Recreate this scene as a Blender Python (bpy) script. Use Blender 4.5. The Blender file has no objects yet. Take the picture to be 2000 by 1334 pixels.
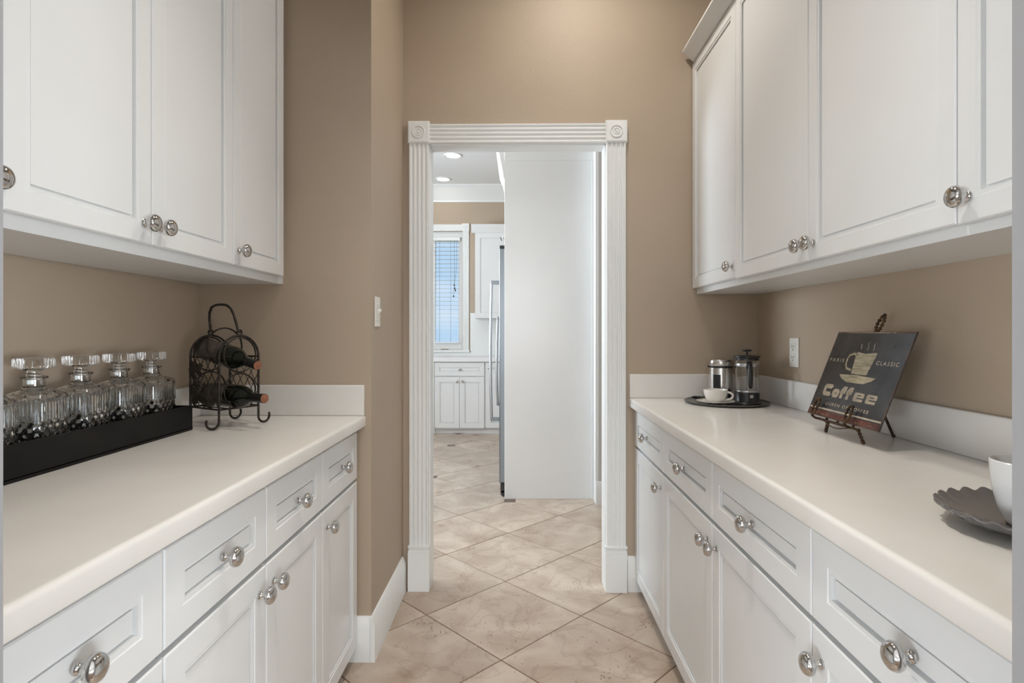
import bpy, bmesh, math, random
from mathutils import Vector, Matrix
random.seed(7)
PI = math.pi
S = bpy.context.scene
COL = S.collection

# ------------------------------------------------------------------ camera
CAMZ = 1.222
cd = bpy.data.cameras.new('camera'); cam = bpy.data.objects.new('camera', cd); COL.objects.link(cam)
cd.sensor_width = 36.0; cd.lens = 36.0*1105/2000; cd.shift_y = -17/2000; cd.clip_start = 0.02
cam.location = (0, 0, CAMZ); cam.rotation_euler = (PI/2, 0, math.radians(0.73))
S.camera = cam

# ------------------------------------------------------------------ world, exposure
S.view_settings.view_transform = 'Standard'; S.view_settings.look = 'None'
S.view_settings.gamma = 1.0; S.view_settings.use_curve_mapping = False
S.view_settings.exposure = 0.04
W = bpy.data.worlds.new('sky'); S.world = W; W.use_nodes = True
nt = W.node_tree; nt.nodes.clear()
def N(t, ty, **k):
    n = t.nodes.new(ty)
    for a, b in k.items(): setattr(n, a, b)
    return n
wo = N(nt, 'ShaderNodeOutputWorld'); bg = N(nt, 'ShaderNodeBackground'); tc = N(nt, 'ShaderNodeTexCoord')
mp = N(nt, 'ShaderNodeMapping'); mp.inputs['Scale'].default_value = (1, 1, 2.2)
nz = N(nt, 'ShaderNodeTexNoise'); nz.inputs['Scale'].default_value = 3.2; nz.inputs['Detail'].default_value = 6
cr = N(nt, 'ShaderNodeValToRGB')
cr.color_ramp.elements[0].position = 0.40; cr.color_ramp.elements[0].color = (0.50, 0.71, 0.93, 1)
cr.color_ramp.elements[1].position = 0.66; cr.color_ramp.elements[1].color = (0.93, 0.96, 1.0, 1)
nt.links.new(tc.outputs['Generated'], mp.inputs[0]); nt.links.new(mp.outputs[0], nz.inputs['Vector'])
nt.links.new(nz.outputs['Fac'], cr.inputs[0]); nt.links.new(cr.outputs[0], bg.inputs[0])
bg.inputs[1].default_value = 0.95; nt.links.new(bg.outputs[0], wo.inputs[0])

def area(name, loc, rot, sx, sy, power, col, spread=180):
    l = bpy.data.lights.new(name, 'AREA'); l.shape = 'RECTANGLE'; l.size = sx; l.size_y = sy
    l.energy = power; l.color = col; l.spread = math.radians(spread)
    o = bpy.data.objects.new(name, l); o.location = loc; o.rotation_euler = rot; COL.objects.link(o); return o
# daylight entering through the kitchen's left windows and the rear window of the room behind the camera
area('daylight_kitchen', (-3.34, 3.75, 1.75), (0, -PI/2-.65, 0), 1.7, 1.55, 200, (0.80, 0.90, 1.0))
area('daylight_room', (0.0, -6.04, 1.7), (PI/2, 0, 0), 3.2, 2.0, 190, (0.93, 0.96, 1.0))
area('fill_side_left', (-4.54, -3.5, 0.68), (0, -PI/2, 0), 1.05, 3.0, 235, (0.88, 0.94, 1.0))  # unseen fill lamp, added to brighten the base cabinet fronts
area('fill_side_right', (4.54, -3.5, 0.68), (0, PI/2, 0), 1.05, 3.0, 275, (0.88, 0.94, 1.0))  # matching unseen fill lamp, added on the right
LAMP_PANTRY, LAMP_KITCHEN, LAMP_ROOM = 8.5, .8, 4.0
WARM = (1.0, 0.94, 0.86); NEUT = (1.0, 0.95, 0.88)

# ------------------------------------------------------------------ materials
def mat(name, col, rough=0.5, metal=0.0, **k):
    m = bpy.data.materials.new(name); m.use_nodes = True
    b = m.node_tree.nodes['Principled BSDF']
    b.inputs['Base Color'].default_value = (*col, 1); b.inputs['Roughness'].default_value = rough
    b.inputs['Metallic'].default_value = metal
    for a, v in k.items(): b.inputs[a].default_value = v
    return m
def noise_col(m, c1, c2, scale, detail=4, lo=0.35, hi=0.65, stretch=(1,1,1), coord='Object'):
    t = m.node_tree; b = t.nodes['Principled BSDF']
    tc = N(t, 'ShaderNodeTexCoord'); mp = N(t, 'ShaderNodeMapping'); mp.inputs['Scale'].default_value = stretch
    n = N(t, 'ShaderNodeTexNoise'); n.inputs['Scale'].default_value = scale; n.inputs['Detail'].default_value = detail
    r = N(t, 'ShaderNodeValToRGB')
    r.color_ramp.elements[0].position = lo; r.color_ramp.elements[0].color = (*c1, 1)
    r.color_ramp.elements[1].position = hi; r.color_ramp.elements[1].color = (*c2, 1)
    t.links.new(tc.outputs[coord], mp.inputs[0]); t.links.new(mp.outputs[0], n.inputs['Vector'])
    t.links.new(n.outputs['Fac'], r.inputs[0]); t.links.new(r.outputs[0], b.inputs['Base Color'])
    return m
def bump(m, scale, strength, dist=0.002, detail=3, stretch=(1,1,1)):
    t = m.node_tree; b = t.nodes['Principled BSDF']
    tc = N(t, 'ShaderNodeTexCoord'); mp = N(t, 'ShaderNodeMapping'); mp.inputs['Scale'].default_value = stretch
    n = N(t, 'ShaderNodeTexNoise'); n.inputs['Scale'].default_value = scale; n.inputs['Detail'].default_value = detail
    bp = N(t, 'ShaderNodeBump'); bp.inputs['Strength'].default_value = strength; bp.inputs['Distance'].default_value = dist
    t.links.new(tc.outputs['Object'], mp.inputs[0]); t.links.new(mp.outputs[0], n.inputs['Vector'])
    t.links.new(n.outputs['Fac'], bp.inputs['Height']); t.links.new(bp.outputs[0], b.inputs['Normal'])
    return m
M = {}
M['white'] = bump(noise_col(mat('cabinet_white', (.78,.79,.79), .27), (.775,.787,.787), (.80,.81,.81), 3), 9, .06, .003)
M['trim'] = mat('trim_white', (.84,.85,.84), .32)
M['trim_shade'] = mat('door_frame_shade_grey', (.40,.405,.42), .35)  # trim darkened in colour, standing in for shade where white came out overbright
M['ceil'] = bump(mat('ceiling_white', (.89,.90,.90), .8), 120, .1)
M['wall'] = bump(noise_col(mat('wall_greige', (.455,.365,.275), .55), (.442,.353,.264), (.468,.377,.286), 2.0), 130, .22, .002)
M['wall_light'] = bump(mat('wall_pale', (.62,.62,.60), .6), 130, .2, .002)
M['counter'] = noise_col(mat('countertop_solid', (.79,.76,.72), .24), (.765,.735,.69), (.81,.785,.75), 5, 6, .3, .7)
M['kcounter'] = mat('kitchen_counter', (.82,.82,.82), .25)
M['chrome'] = mat('polished_nickel', (.58,.57,.56), .09, 1.0)
M['steel'] = bump(mat('stainless', (.52,.53,.54), .30, 1.0), 60, .05, .001, 2, (1, 1, 40))
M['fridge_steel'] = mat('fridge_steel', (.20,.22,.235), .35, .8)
M['bsteel'] = mat('brushed_can', (.60,.575,.545), .24, 1.0)
M['black'] = mat('black_plastic', (.012,.012,.013), .35)
M['tray_black'] = TB = noise_col(mat('black_wood', (.007,.0065,.0065), .5), (.006,.0055,.0055), (.010,.009,.0085), 14)
M['iron'] = noise_col(mat('dark_iron', (.03,.026,.022), .42, .7), (.022,.018,.015), (.06,.05,.042), 60)
M['leaf'] = noise_col(mat('bronze_leaf', (.035,.027,.021), .6, .4), (.025,.019,.015), (.06,.046,.036), 80)
M['rust'] = noise_col(mat('rust_brown_iron', (.05,.026,.012), .45, .45), (.022,.012,.007), (.115,.060,.026), 70)
M['ceramic'] = mat('white_ceramic', (.80,.77,.71), .16)
M['mug'] = mat('pale_grey_ceramic', (.74,.74,.735), .10)
M['plate'] = mat('slate_glaze', (.15,.14,.137), .07)
M['darktray'] = mat('dark_pewter', (.13,.125,.12), .28, .85)
M['wineglass'] = mat('wine_bottle_glass', (.006,.008,.005), .06)
M['foil'] = mat('black_foil', (.012,.011,.012), .35)
M['cork'] = noise_col(mat('copper_cap', (.34,.13,.07), .4), (.22,.08,.045), (.32,.13,.07), 90)
M['winelabel'] = noise_col(mat('dull_paper_label', (.12,.10,.085), .7), (.09,.075,.062), (.15,.125,.105), 40)
M['plastic_w'] = mat('switch_white', (.80,.78,.72), .35)
M['slot'] = mat('slot_dark', (.03,.03,.03), .6)
M['grout'] = noise_col(mat('grout_brown', (.20,.13,.085), .9), (.17,.11,.07), (.24,.16,.11), 30)
M['accent'] = noise_col(mat('accent_tile_brown', (.12,.08,.06), .4), (.09,.06,.045), (.16,.11,.085), 40)
M['slat'] = mat('blind_slat', (.70,.72,.72), .5)
M['cord'] = mat('cord_dark', (.05,.06,.07), .7)
M['coffee'] = mat('dark_coffee', (.015,.008,.005), .1)
M['grass'] = noise_col(mat('garden_green', (.16,.26,.10), .9), (.10,.18,.06), (.24,.34,.16), 4)
M['foliage'] = noise_col(mat('hedge_green', (.14,.24,.16), .9), (.10,.20,.14), (.22,.34,.26), 6)
def glass(name, col, rough=0.0, ior=1.48):
    m = bpy.data.materials.new(name); m.use_nodes = True; b = m.node_tree.nodes['Principled BSDF']
    b.inputs['Base Color'].default_value = (*col, 1); b.inputs['Roughness'].default_value = rough
    b.inputs['IOR'].default_value = ior; b.inputs['Transmission Weight'].default_value = 1.0
    return m
M['glass'] = glass('clear_glass', (.97,.98,.98))
M['pane'] = glass('window_glass', (.98,.99,1), 0, 1.02)
def emis(name, col, s):
    m = bpy.data.materials.new(name); m.use_nodes = True; t = m.node_tree; b = t.nodes['Principled BSDF']
    b.inputs['Emission Color'].default_value = (*col, 1); b.inputs['Emission Strength'].default_value = s
    return m
M['lamp'] = emis('lamp_lens', (1, .97, .92), 6)

def tile_mat():
    m = mat('travertine', (.55,.44,.35), .3); t = m.node_tree; b = t.nodes['Principled BSDF']; L = t.links.new
    tc = N(t, 'ShaderNodeTexCoord'); oi = N(t, 'ShaderNodeObjectInfo')
    mul = N(t, 'ShaderNodeVectorMath', operation='SCALE'); mul.inputs[0].default_value = (37, 53, 11)
    L(oi.outputs['Random'], mul.inputs['Scale'])
    add = N(t, 'ShaderNodeVectorMath', operation='ADD'); L(tc.outputs['Object'], add.inputs[0]); L(mul.outputs[0], add.inputs[1])
    n1 = N(t, 'ShaderNodeTexNoise'); n1.inputs['Scale'].default_value = 5; n1.inputs['Detail'].default_value = 8; n1.inputs['Distortion'].default_value = .8
    L(add.outputs[0], n1.inputs['Vector'])
    r1 = N(t, 'ShaderNodeValToRGB'); e = r1.color_ramp.elements
    e[0].position = .30; e[0].color = (.42,.315,.235,1); e[1].position = .66; e[1].color = (.63,.53,.435,1)
    L(n1.outputs['Fac'], r1.inputs[0])
    # veins
    n2 = N(t, 'ShaderNodeTexNoise'); n2.inputs['Scale'].default_value = 3.4; n2.inputs['Detail'].default_value = 7; n2.inputs['Distortion'].default_value = 1.2
    L(add.outputs[0], n2.inputs['Vector'])
    s = N(t, 'ShaderNodeMath', operation='SUBTRACT'); s.inputs[1].default_value = .5; L(n2.outputs['Fac'], s.inputs[0])
    a = N(t, 'ShaderNodeMath', operation='ABSOLUTE'); L(s.outputs[0], a.inputs[0])
    r2 = N(t, 'ShaderNodeValToRGB'); e = r2.color_ramp.elements
    e[0].position = 0; e[0].color = (.62,.56,.50,1); e[1].position = .022; e[1].color = (1,1,1,1); L(a.outputs[0], r2.inputs[0])
    mx = N(t, 'ShaderNodeMix', data_type='RGBA', blend_type='MULTIPLY'); mx.inputs[0].default_value = .42
    L(r1.outputs[0], mx.inputs[6]); L(r2.outputs[0], mx.inputs[7])
    # pits, gathered where a broad noise is high
    n3 = N(t, 'ShaderNodeTexNoise'); n3.inputs['Scale'].default_value = 130; n3.inputs['Detail'].default_value = 2
    mpp = N(t, 'ShaderNodeMapping'); mpp.inputs['Scale'].default_value = (1, .45, 1); mpp.inputs['Rotation'].default_value = (0, 0, .5)
    L(add.outputs[0], mpp.inputs[0]); L(mpp.outputs[0], n3.inputs['Vector'])
    n4 = N(t, 'ShaderNodeTexNoise'); n4.inputs['Scale'].default_value = 4.2; n4.inputs['Detail'].default_value = 2; L(add.outputs[0], n4.inputs['Vector'])
    r4 = N(t, 'ShaderNodeMapRange'); r4.inputs[1].default_value = .56; r4.inputs[2].default_value = .80; L(n4.outputs['Fac'], r4.inputs[0])
    th = N(t, 'ShaderNodeMath', operation='MULTIPLY_ADD'); th.inputs[1].default_value = .16; L(r4.outputs[0], th.inputs[0]); L(n3.outputs['Fac'], th.inputs[2])
    r3 = N(t, 'ShaderNodeValToRGB'); e = r3.color_ramp.elements
    e[0].position = .70; e[0].color = (1,1,1,1); e[1].position = .73; e[1].color = (.45,.36,.28,1); L(th.outputs[0], r3.inputs[0])
    m2 = N(t, 'ShaderNodeMix', data_type='RGBA', blend_type='MULTIPLY'); m2.inputs[0].default_value = .9
    L(mx.outputs[2], m2.inputs[6]); L(r3.outputs[0], m2.inputs[7])
    hv = N(t, 'ShaderNodeHueSaturation'); vr = N(t, 'ShaderNodeMapRange'); vr.inputs[3].default_value = .92; vr.inputs[4].default_value = 1.06
    L(oi.outputs['Random'], vr.inputs[0]); L(vr.outputs[0], hv.inputs['Value']); L(m2.outputs[2], hv.inputs['Color'])
    L(hv.outputs[0], b.inputs['Base Color'])
    rr = N(t, 'ShaderNodeMapRange'); rr.inputs[3].default_value = .22; rr.inputs[4].default_value = .40; L(n1.outputs['Fac'], rr.inputs[0]); L(rr.outputs[0], b.inputs['Roughness'])
    bp = N(t, 'ShaderNodeBump'); bp.inputs['Strength'].default_value = .25; bp.inputs['Distance'].default_value = .0008
    L(r3.outputs[0], bp.inputs['Height']); L(bp.outputs[0], b.inputs['Normal'])
    return m
M['tile'] = tile_mat()

# ------------------------------------------------------------------ mesh builder
def frames(path, closed=False):
    n = len(path); T = []
    for i in range(n):
        if closed: d = path[(i+1) % n] - path[i-1]
        else: d = path[min(i+1, n-1)] - path[max(i-1, 0)]
        T.append(d.normalized() if d.length > 1e-9 else Vector((0,0,1)))
    ref = Vector((0,0,1)) if abs(T[0].z) < .9 else Vector((1,0,0))
    U = (ref - T[0]*ref.dot(T[0])).normalized(); out = []
    for i in range(n):
        U = (U - T[i]*U.dot(T[i]))
        U = U.normalized() if U.length > 1e-6 else T[i].orthogonal().normalized()
        out.append((U.copy(), T[i].cross(U)))
    return out
class MB:
    def __init__(s): s.v = []; s.f = []
    def add(s, vs, fs):
        o = len(s.v); s.v += [tuple(v) for v in vs]; s.f += [tuple(i+o for i in f) for f in fs]; return s
    def box(s, x0, x1, y0, y1, z0, z1):
        if x0 > x1: x0, x1 = x1, x0
        if y0 > y1: y0, y1 = y1, y0
        v = [(x0,y0,z0),(x1,y0,z0),(x1,y1,z0),(x0,y1,z0),(x0,y0,z1),(x1,y0,z1),(x1,y1,z1),(x0,y1,z1)]
        return s.add(v, [(0,3,2,1),(4,5,6,7),(0,1,5,4),(1,2,6,5),(2,3,7,6),(3,0,4,7)])
    def tube(s, path, r, n=8, closed=False, rf=None):
        path = [Vector(p) for p in path]; fr = frames(path, closed); vs = []; fs = []; m = len(path)
        for i, p in enumerate(path):
            rr = r if rf is None else rf(i)
            for k in range(n):
                a = 2*PI*k/n; vs.append(p + fr[i][0]*math.cos(a)*rr + fr[i][1]*math.sin(a)*rr)
        for i in range(m if closed else m-1):
            j = (i+1) % m
            for k in range(n): fs.append((i*n+k, i*n+(k+1)%n, j*n+(k+1)%n, j*n+k))
        if not closed:
            fs.append(tuple(range(n-1,-1,-1))); fs.append(tuple((m-1)*n+k for k in range(n)))
        return s.add(vs, fs)
    def lathe(s, prof, c=(0,0,0), axis='z', n=32, capend=True, fn=None):
        # prof: list of (radius, height); fn(angle, i, r, h) -> (r, h)
        vs = []; fs = []; m = len(prof)
        for i, (r, h) in enumerate(prof):
            for k in range(n):
                a = 2*PI*k/n; rr, hh = (r, h) if fn is None else fn(a, i, r, h)
                x, y = rr*math.cos(a), rr*math.sin(a)
                if axis == 'z': p = (c[0]+x, c[1]+y, c[2]+hh)
                elif axis == 'x': p = (c[0]+hh, c[1]+x, c[2]+y)
                else: p = (c[0]+y, c[1]+hh, c[2]+x)
                vs.append(p)
        for i in range(m-1):
            for k in range(n): fs.append((i*n+k, i*n+(k+1)%n, (i+1)*n+(k+1)%n, (i+1)*n+k))
        if capend:
            if prof[0][0] > 1e-6: fs.append(tuple(range(n-1,-1,-1)))
            if prof[-1][0] > 1e-6: fs.append(tuple((m-1)*n+k for k in range(n)))
        return s.add(vs, fs)
    def extrude(s, prof, a, b, fn):
        # prof: closed 2D outline; fn(u, v, t) -> 3D point for t = a, b
        n = len(prof); vs = [fn(u, v, a) for u, v in prof] + [fn(u, v, b) for u, v in prof]
        fs = [(i, (i+1)%n, n+(i+1)%n, n+i) for i in range(n)]
        fs += [tuple(range(n-1,-1,-1)), tuple(range(n, 2*n))]
        return s.add(vs, fs)
    def rings(s, loops):
        n = len(loops[0]); vs = [p for l in loops for p in l]; fs = []
        for i in range(len(loops)-1):
            for k in range(n): fs.append((i*n+k, i*n+(k+1)%n, (i+1)*n+(k+1)%n, (i+1)*n+k))
        fs.append(tuple(range(n-1,-1,-1))); fs.append(tuple((len(loops)-1)*n+k for k in range(n)))
        return s.add(vs, fs)
    def mesh(s, name, m, smooth=None, fix=True):
        me = bpy.data.meshes.new(name); me.from_pydata(s.v, [], s.f); me.validate()
        if fix:
            bm = bmesh.new(); bm.from_mesh(me); bmesh.ops.remove_doubles(bm, verts=bm.verts, dist=1e-6)
            bmesh.ops.recalc_face_normals(bm, faces=bm.faces); bm.to_mesh(me); bm.free()
        me.materials.append(m)
        if smooth:
            me.polygons.foreach_set('use_smooth', [True]*len(me.polygons)); me.set_sharp_from_angle(angle=math.radians(smooth))
        me.update(); return me
    def build(s, name, m, parent=None, smooth=None, bevel=0, seg=2, fix=True):
        o = bpy.data.objects.new(name, s.mesh(name, m, smooth, fix)); COL.objects.link(o)
        if parent is not None: o.parent = parent
        if bevel:
            b = o.modifiers.new('bevel', 'BEVEL'); b.width = bevel; b.segments = seg; b.limit_method = 'ANGLE'; b.angle_limit = math.radians(40)
            b.harden_normals = False
        return o
def tag(o, label=None, cat=None, group=None, kind=None):
    for k, v in (('label', label), ('category', cat), ('group', group), ('kind', kind)):
        if v: o[k] = v
    return o
def empty(name, loc=(0,0,0), rz=0, **k):
    o = bpy.data.objects.new(name, None); o.empty_display_size = .05; COL.objects.link(o)
    o.location = loc; o.rotation_euler = (0, 0, rz); return tag(o, **k)
def copy_tree(o, parent=None):
    c = o.copy(); COL.objects.link(c)
    if parent is not None: c.parent = parent
    for ch in [x for x in KIDS.get(o.name, [])]: copy_tree(ch, c)
    return c
KIDS = {}
def note(o):                                   # remember a prototype's tree once it is complete
    for x in bpy.data.objects:
        if x.parent: KIDS.setdefault(x.parent.name, [])
    KIDS.clear()
    for x in bpy.data.objects:
        if x.parent: KIDS.setdefault(x.parent.name, []).append(x)
def struct(name, mb, m, **k): return tag(mb.build(name, m, **k), kind='structure')

# ------------------------------------------------------------------ setting: floor, walls, ceiling
XL, XR, YN, YB, YR = -1.2, 1.13, .50, 2.69, 2.107       # pantry left/right/near/back, return wall
XP = -.553; YB2 = 2.79; CEIL = 3.14; YK = 7.40
floor = struct('floor', MB().box(-4.7, 4.7, -6.2, 7.6, -.12, -.0016), M['grout'])
struct('ceiling', MB().box(-4.7, 4.7, -6.2, 7.6, CEIL, CEIL+.1), M['ceil'])
struct('wall_left', MB().box(XL-.1, XL, YN, YB2, 0, CEIL), M['wall'])
struct('wall_left_return', MB().box(XL, XP, YR, YB, 0, CEIL), M['wall'])
struct('wall_right', MB().box(XR, XR+.1, YN, YB, 0, CEIL), M['wall'])
DX0, DX1, DZ = -.428, .410, 2.118                         # far doorway (between casings)
w = MB(); w.box(XL, DX0-.005, YB, YB2, 0, CEIL).box(DX1+.005, XR+.1, YB, YB2, 0, CEIL).box(DX0-.005, DX1+.005, YB, YB2, DZ+.005, CEIL)
w.box(-3.3, XL-.1, YB, YB2, 0, CEIL).box(XR+.1, 1.7, YB, YB2, 0, CEIL)
struct('wall_back', w, M['wall'])
NX0, NX1, NZ = -.479, .447, 2.118                         # near doorway, around the camera
w = MB(); w.box(-4.5, NX0-.005, .38, YN, 0, CEIL).box(NX1+.005, 4.5, .38, YN, 0, CEIL).box(NX0-.005, NX1+.005, .38, YN, NZ+.1, CEIL)
struct('wall_front', w, M['wall_light'])
# the room behind the camera, with a wide window opening and low side openings added for fill light
for n_, a_, b_ in (('wall_room_left', -4.6, -4.5), ('wall_room_right', 4.5, 4.6)):
    w = MB(); w.box(a_, b_, -6.1, -5.1, 0, CEIL).box(a_, b_, -1.9, .5, 0, CEIL).box(a_, b_, -5.1, -1.9, 0, .12).box(a_, b_, -5.1, -1.9, 1.25, CEIL); struct(n_, w, M['wall_light'])
w = MB(); w.box(-4.6, -1.65, -6.1, -6.0, 0, CEIL).box(1.65, 4.6, -6.1, -6.0, 0, CEIL).box(-1.65, 1.65, -6.1, -6.0, 0, .65).box(-1.65, 1.65, -6.1, -6.0, 2.75, CEIL)
struct('wall_room_rear', w, M['wall_light'])
# kitchen shell
WX0, WX1, WZ0, WZ1 = -1.955, -.747, 1.0, 2.553
w = MB(); w.box(-3.3, WX0, YK, YK+.12, 0, CEIL).box(WX1, .8, YK, YK+.12, 0, CEIL).box(WX0, WX1, YK, YK+.12, 0, WZ0).box(WX0, WX1, YK, YK+.12, WZ1, CEIL)
struct('wall_kitchen_back', w, M['wall'])
w = MB(); w.box(-3.3, -3.2, YB2, 2.90, 0, CEIL).box(-3.3, -3.2, 4.6, YK, 0, CEIL).box(-3.3, -3.2, 2.90, 4.6, 0, .85).box(-3.3, -3.2, 2.90, 4.6, 2.65, CEIL)
struct('wall_kitchen_left', w, M['wall'])
struct('wall_hall_back', MB().box(.562, 1.7, 4.035, 4.16, 0, CEIL), M['wall_light'])
struct('wall_kitchen_right', MB().box(.60, .70, 4.16, YK, 0, CEIL), M['wall'])
struct('wall_hall_right', MB().box(1.6, 1.7, YB2, 4.035, 0, CEIL), M['wall'])
struct('ground', MB().box(-14, 14, 7.7, 40, -.5, -.3), M['grass'])

# floor tiles: 45 degree lattice
D = .3347; V0 = (-.0675, 2.112); G = .0026
def clip(poly, a, b, c):                                   # keep a*x + b*y >= c
    out = []
    for i in range(len(poly)):
        p, q = poly[i], poly[(i+1) % len(poly)]; dp = a*p[0]+b*p[1]-c; dq = a*q[0]+b*q[1]-c
        if dp >= 0: out.append(p)
        if (dp >= 0) != (dq >= 0):
            t = dp/(dp-dq); out.append((p[0]+t*(q[0]-p[0]), p[1]+t*(q[1]-p[1])))
    return out
def inset_poly(poly, d):
    n = len(poly); cx = sum(p[0] for p in poly)/n; cy = sum(p[1] for p in poly)/n
    return [(p[0]+(cx-p[0])*d/max(1e-6, math.hypot(cx-p[0], cy-p[1])), p[1]+(cy-p[1])*d/max(1e-6, math.hypot(cx-p[0], cy-p[1]))) for p in poly]
def slab(poly, m):
    n = len(poly); top = inset_poly(poly, .0012); vs = [(x, y, 0) for x, y in top] + [(x, y, -.0008) for x, y in poly] + [(x, y, -.01) for x, y in poly]
    fs = [tuple(range(n))]
    for k in range(2): fs += [(k*n+i, (k+1)*n+i, (k+1)*n+(i+1)%n, k*n+(i+1)%n) for i in range(n)]
    me = bpy.data.meshes.new('tile'); me.from_pydata(vs, [], fs); me.materials.append(m); return me
half = D - G*1.414
def is_accent(i, j):                                       # every second lattice point along both tile directions
    # lattice point V0 + i*(D,D) + j*(-D,D); the accents start at V0 + 6 rows up (i=3, j=3)
    return (i-3) % 2 == 0 and (j-3) % 2 == 0 and i+j >= 6
def in_floor(x, y):
    return (-.75 < x < .78 and .35 < y < 2.85) or (-2.75 < x < .72 and 2.75 < y < 7.1) or (.5 < x < 1.5 and 2.8 < y < 4.1)
full = None
for i in range(-6, 22):
    for j in range(-8, 22):
        cx, cy = V0[0] + (i-j)*D, V0[1] + (i+j+1)*D        # tile centre: above lattice point (i, j)
        if not in_floor(cx, cy): continue
        poly = [(0,-half),(half,0),(0,half),(-half,0)]; cut = False; A = .041
        if is_accent(i, j): poly = clip(poly, 0, 1, -D+A); cut = True
        if is_accent(i+1, j+1): poly = clip(poly, 0, -1, -D+A); cut = True
        if is_accent(i+1, j): poly = clip(poly, -1, 0, -D+A); cut = True
        if is_accent(i, j+1): poly = clip(poly, 1, 0, -D+A); cut = True
        if not cut:
            if full is None: full = slab(poly, M['tile'])
            me = full
        else: me = slab(poly, M['tile'])
        o = bpy.data.objects.new('tile', me); o.location = (cx, cy, 0); o.parent = floor; COL.objects.link(o)
acc = None
for i in range(-6, 22):
    for j in range(-8, 22):
        x, y = V0[0] + (i-j)*D, V0[1] + (i+j)*D
        if is_accent(i, j) and in_floor(x, y):
            if acc is None: acc = slab([(-.037,-.037),(.037,-.037),(.037,.037),(-.037,.037)], M['accent'])
            o = bpy.data.objects.new('accent_tile', acc); o.location = (x, y, 0); o.parent = floor; COL.objects.link(o)

# baseboards
BBP = [(0,0),(.018,0),(.018,.135),(.014,.142),(.012,.152),(.006,.162),(0,.165)]
def baseboard(name, fn, a, b, m=None): return struct(name, MB().extrude(BBP, a, b, fn), m or M['trim'], smooth=30)
baseboard('baseboard_left', lambda u, v, t: (XP+u, t, v), YR-.018, 2.668)
baseboard('baseboard_return', lambda u, v, t: (t, YR-u, v), -.665, XP+.0005)
baseboard('baseboard_right', lambda u, v, t: (t, YB-u, v), .512, .60)
baseboard('baseboard_kitchen', lambda u, v, t: (t, 4.035-u, v), .545, 1.6)
struct('trim_1', MB().box(.545, .562, 4.04, 4.163, 0, 2.62), M['trim'])
struct('trim_2', MB().extrude([(0,2.93),(.012,2.93),(.016,2.955),(.03,2.97),(.085,3.075),(.10,3.085),(.115,3.11),(.125,3.115),(.125,3.14),(0,3.14)], -3.2, .6, lambda u, v, t: (t, YK-u, v)), M['trim'], smooth=30)

# ------------------------------------------------------------------ door casings with flutes, rosettes and plinths
def fluted(wd, th, nf=4):
    pts = [(0,0)]; pts.append((0, th*.55)); e = wd*.07; pts.append((e*.4, th)); step = (wd-2*e)/nf
    for k in range(nf):
        x0 = e + k*step
        for q in range(6):
            t = q/5; pts.append((x0+step*(.12+.76*t), th - .0065*math.sin(PI*t)))
    pts += [(wd-e*.4, th), (wd, th*.55), (wd, 0)]
    return pts
def bullseye(mb, cx, cz, y, R):
    prof = [(R, 0), (R*.95, -.004), (R*.84, -.004), (R*.76, 0.002), (R*.62, .003), (R*.56, -.002), (R*.46, -.003), (R*.38, .002), (R*.26, .002), (R*.2, -.003), (0, -.005)]
    mb.lathe([(r, h) for r, h in prof], (cx, y, cz), 'y', 28, capend=False)
def door_casing(name, x0, x1, ztop, yf, ydeep, side=1, jm='trim'):
    # yf: wall face the casing sits on; side=1 faces -Y (towards the camera), -1 faces +Y
    root = tag(empty(name, ((x0+x1)/2, yf, 0)), kind='structure'); ox = (x0+x1)/2
    th = .022; cw = .094; s = side
    for a in (x0-cw, x1):
        MB().extrude(fluted(cw, th), .20, ztop+.002, lambda u, v, t, a=a: (a+u-ox, -s*v, t)).build('casing', M[jm], root, smooth=25)
        p = MB().box(a-.004-ox, a+cw+.004-ox, -s*.030, 0, 0, .185)
        p.box(a-.003-ox, a+cw+.003-ox, -s*.028, 0, .185, .198).box(a-.001-ox, a+cw+.001-ox, -s*.026, 0, .198, .208).box(a-.004-ox, a+cw+.004-ox, -s*.030, 0, .208, .217)
        p.build('plinth', M['trim'], root, bevel=.0015)
        r = MB().box(a-.004-ox, a+cw+.004-ox, -s*.026, 0, ztop, ztop+.104)
        r.box(a+.001-ox, a+cw-.001-ox, -s*.029, 0, ztop+.005, ztop+.099)
        rb = r.build('rosette', M['trim'], root, bevel=.0012)
        if s == 1:
            b = MB(); bullseye(b, a+cw/2-ox, ztop+.052, -.0292, .031); b.build('bullseye', M['trim'], rb, smooth=50)
    MB().extrude(fluted(.092, th), x0+.004-ox, x1-.004-ox, lambda u, v, t: (t, -s*v, ztop+.001+u)).build('casing', M[jm], root, smooth=25)
    j = MB().box(x0-.005-ox, x0+.004-ox, -s*.001, s*(ydeep), 0, ztop+.004).box(x1-.004-ox, x1+.005-ox, -s*.001, s*ydeep, 0, ztop+.004).box(x0-.005-ox, x1+.005-ox, -s*.001, s*ydeep, ztop-.005, ztop+.005)
    j.build('jamb', M[jm], root)
    return root
door_casing('door_1', DX0, DX1, DZ, YB, .10, 1)
door_casing('door_2', NX0, NX1, NZ, YN, .12, -1, 'trim_shade')

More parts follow.
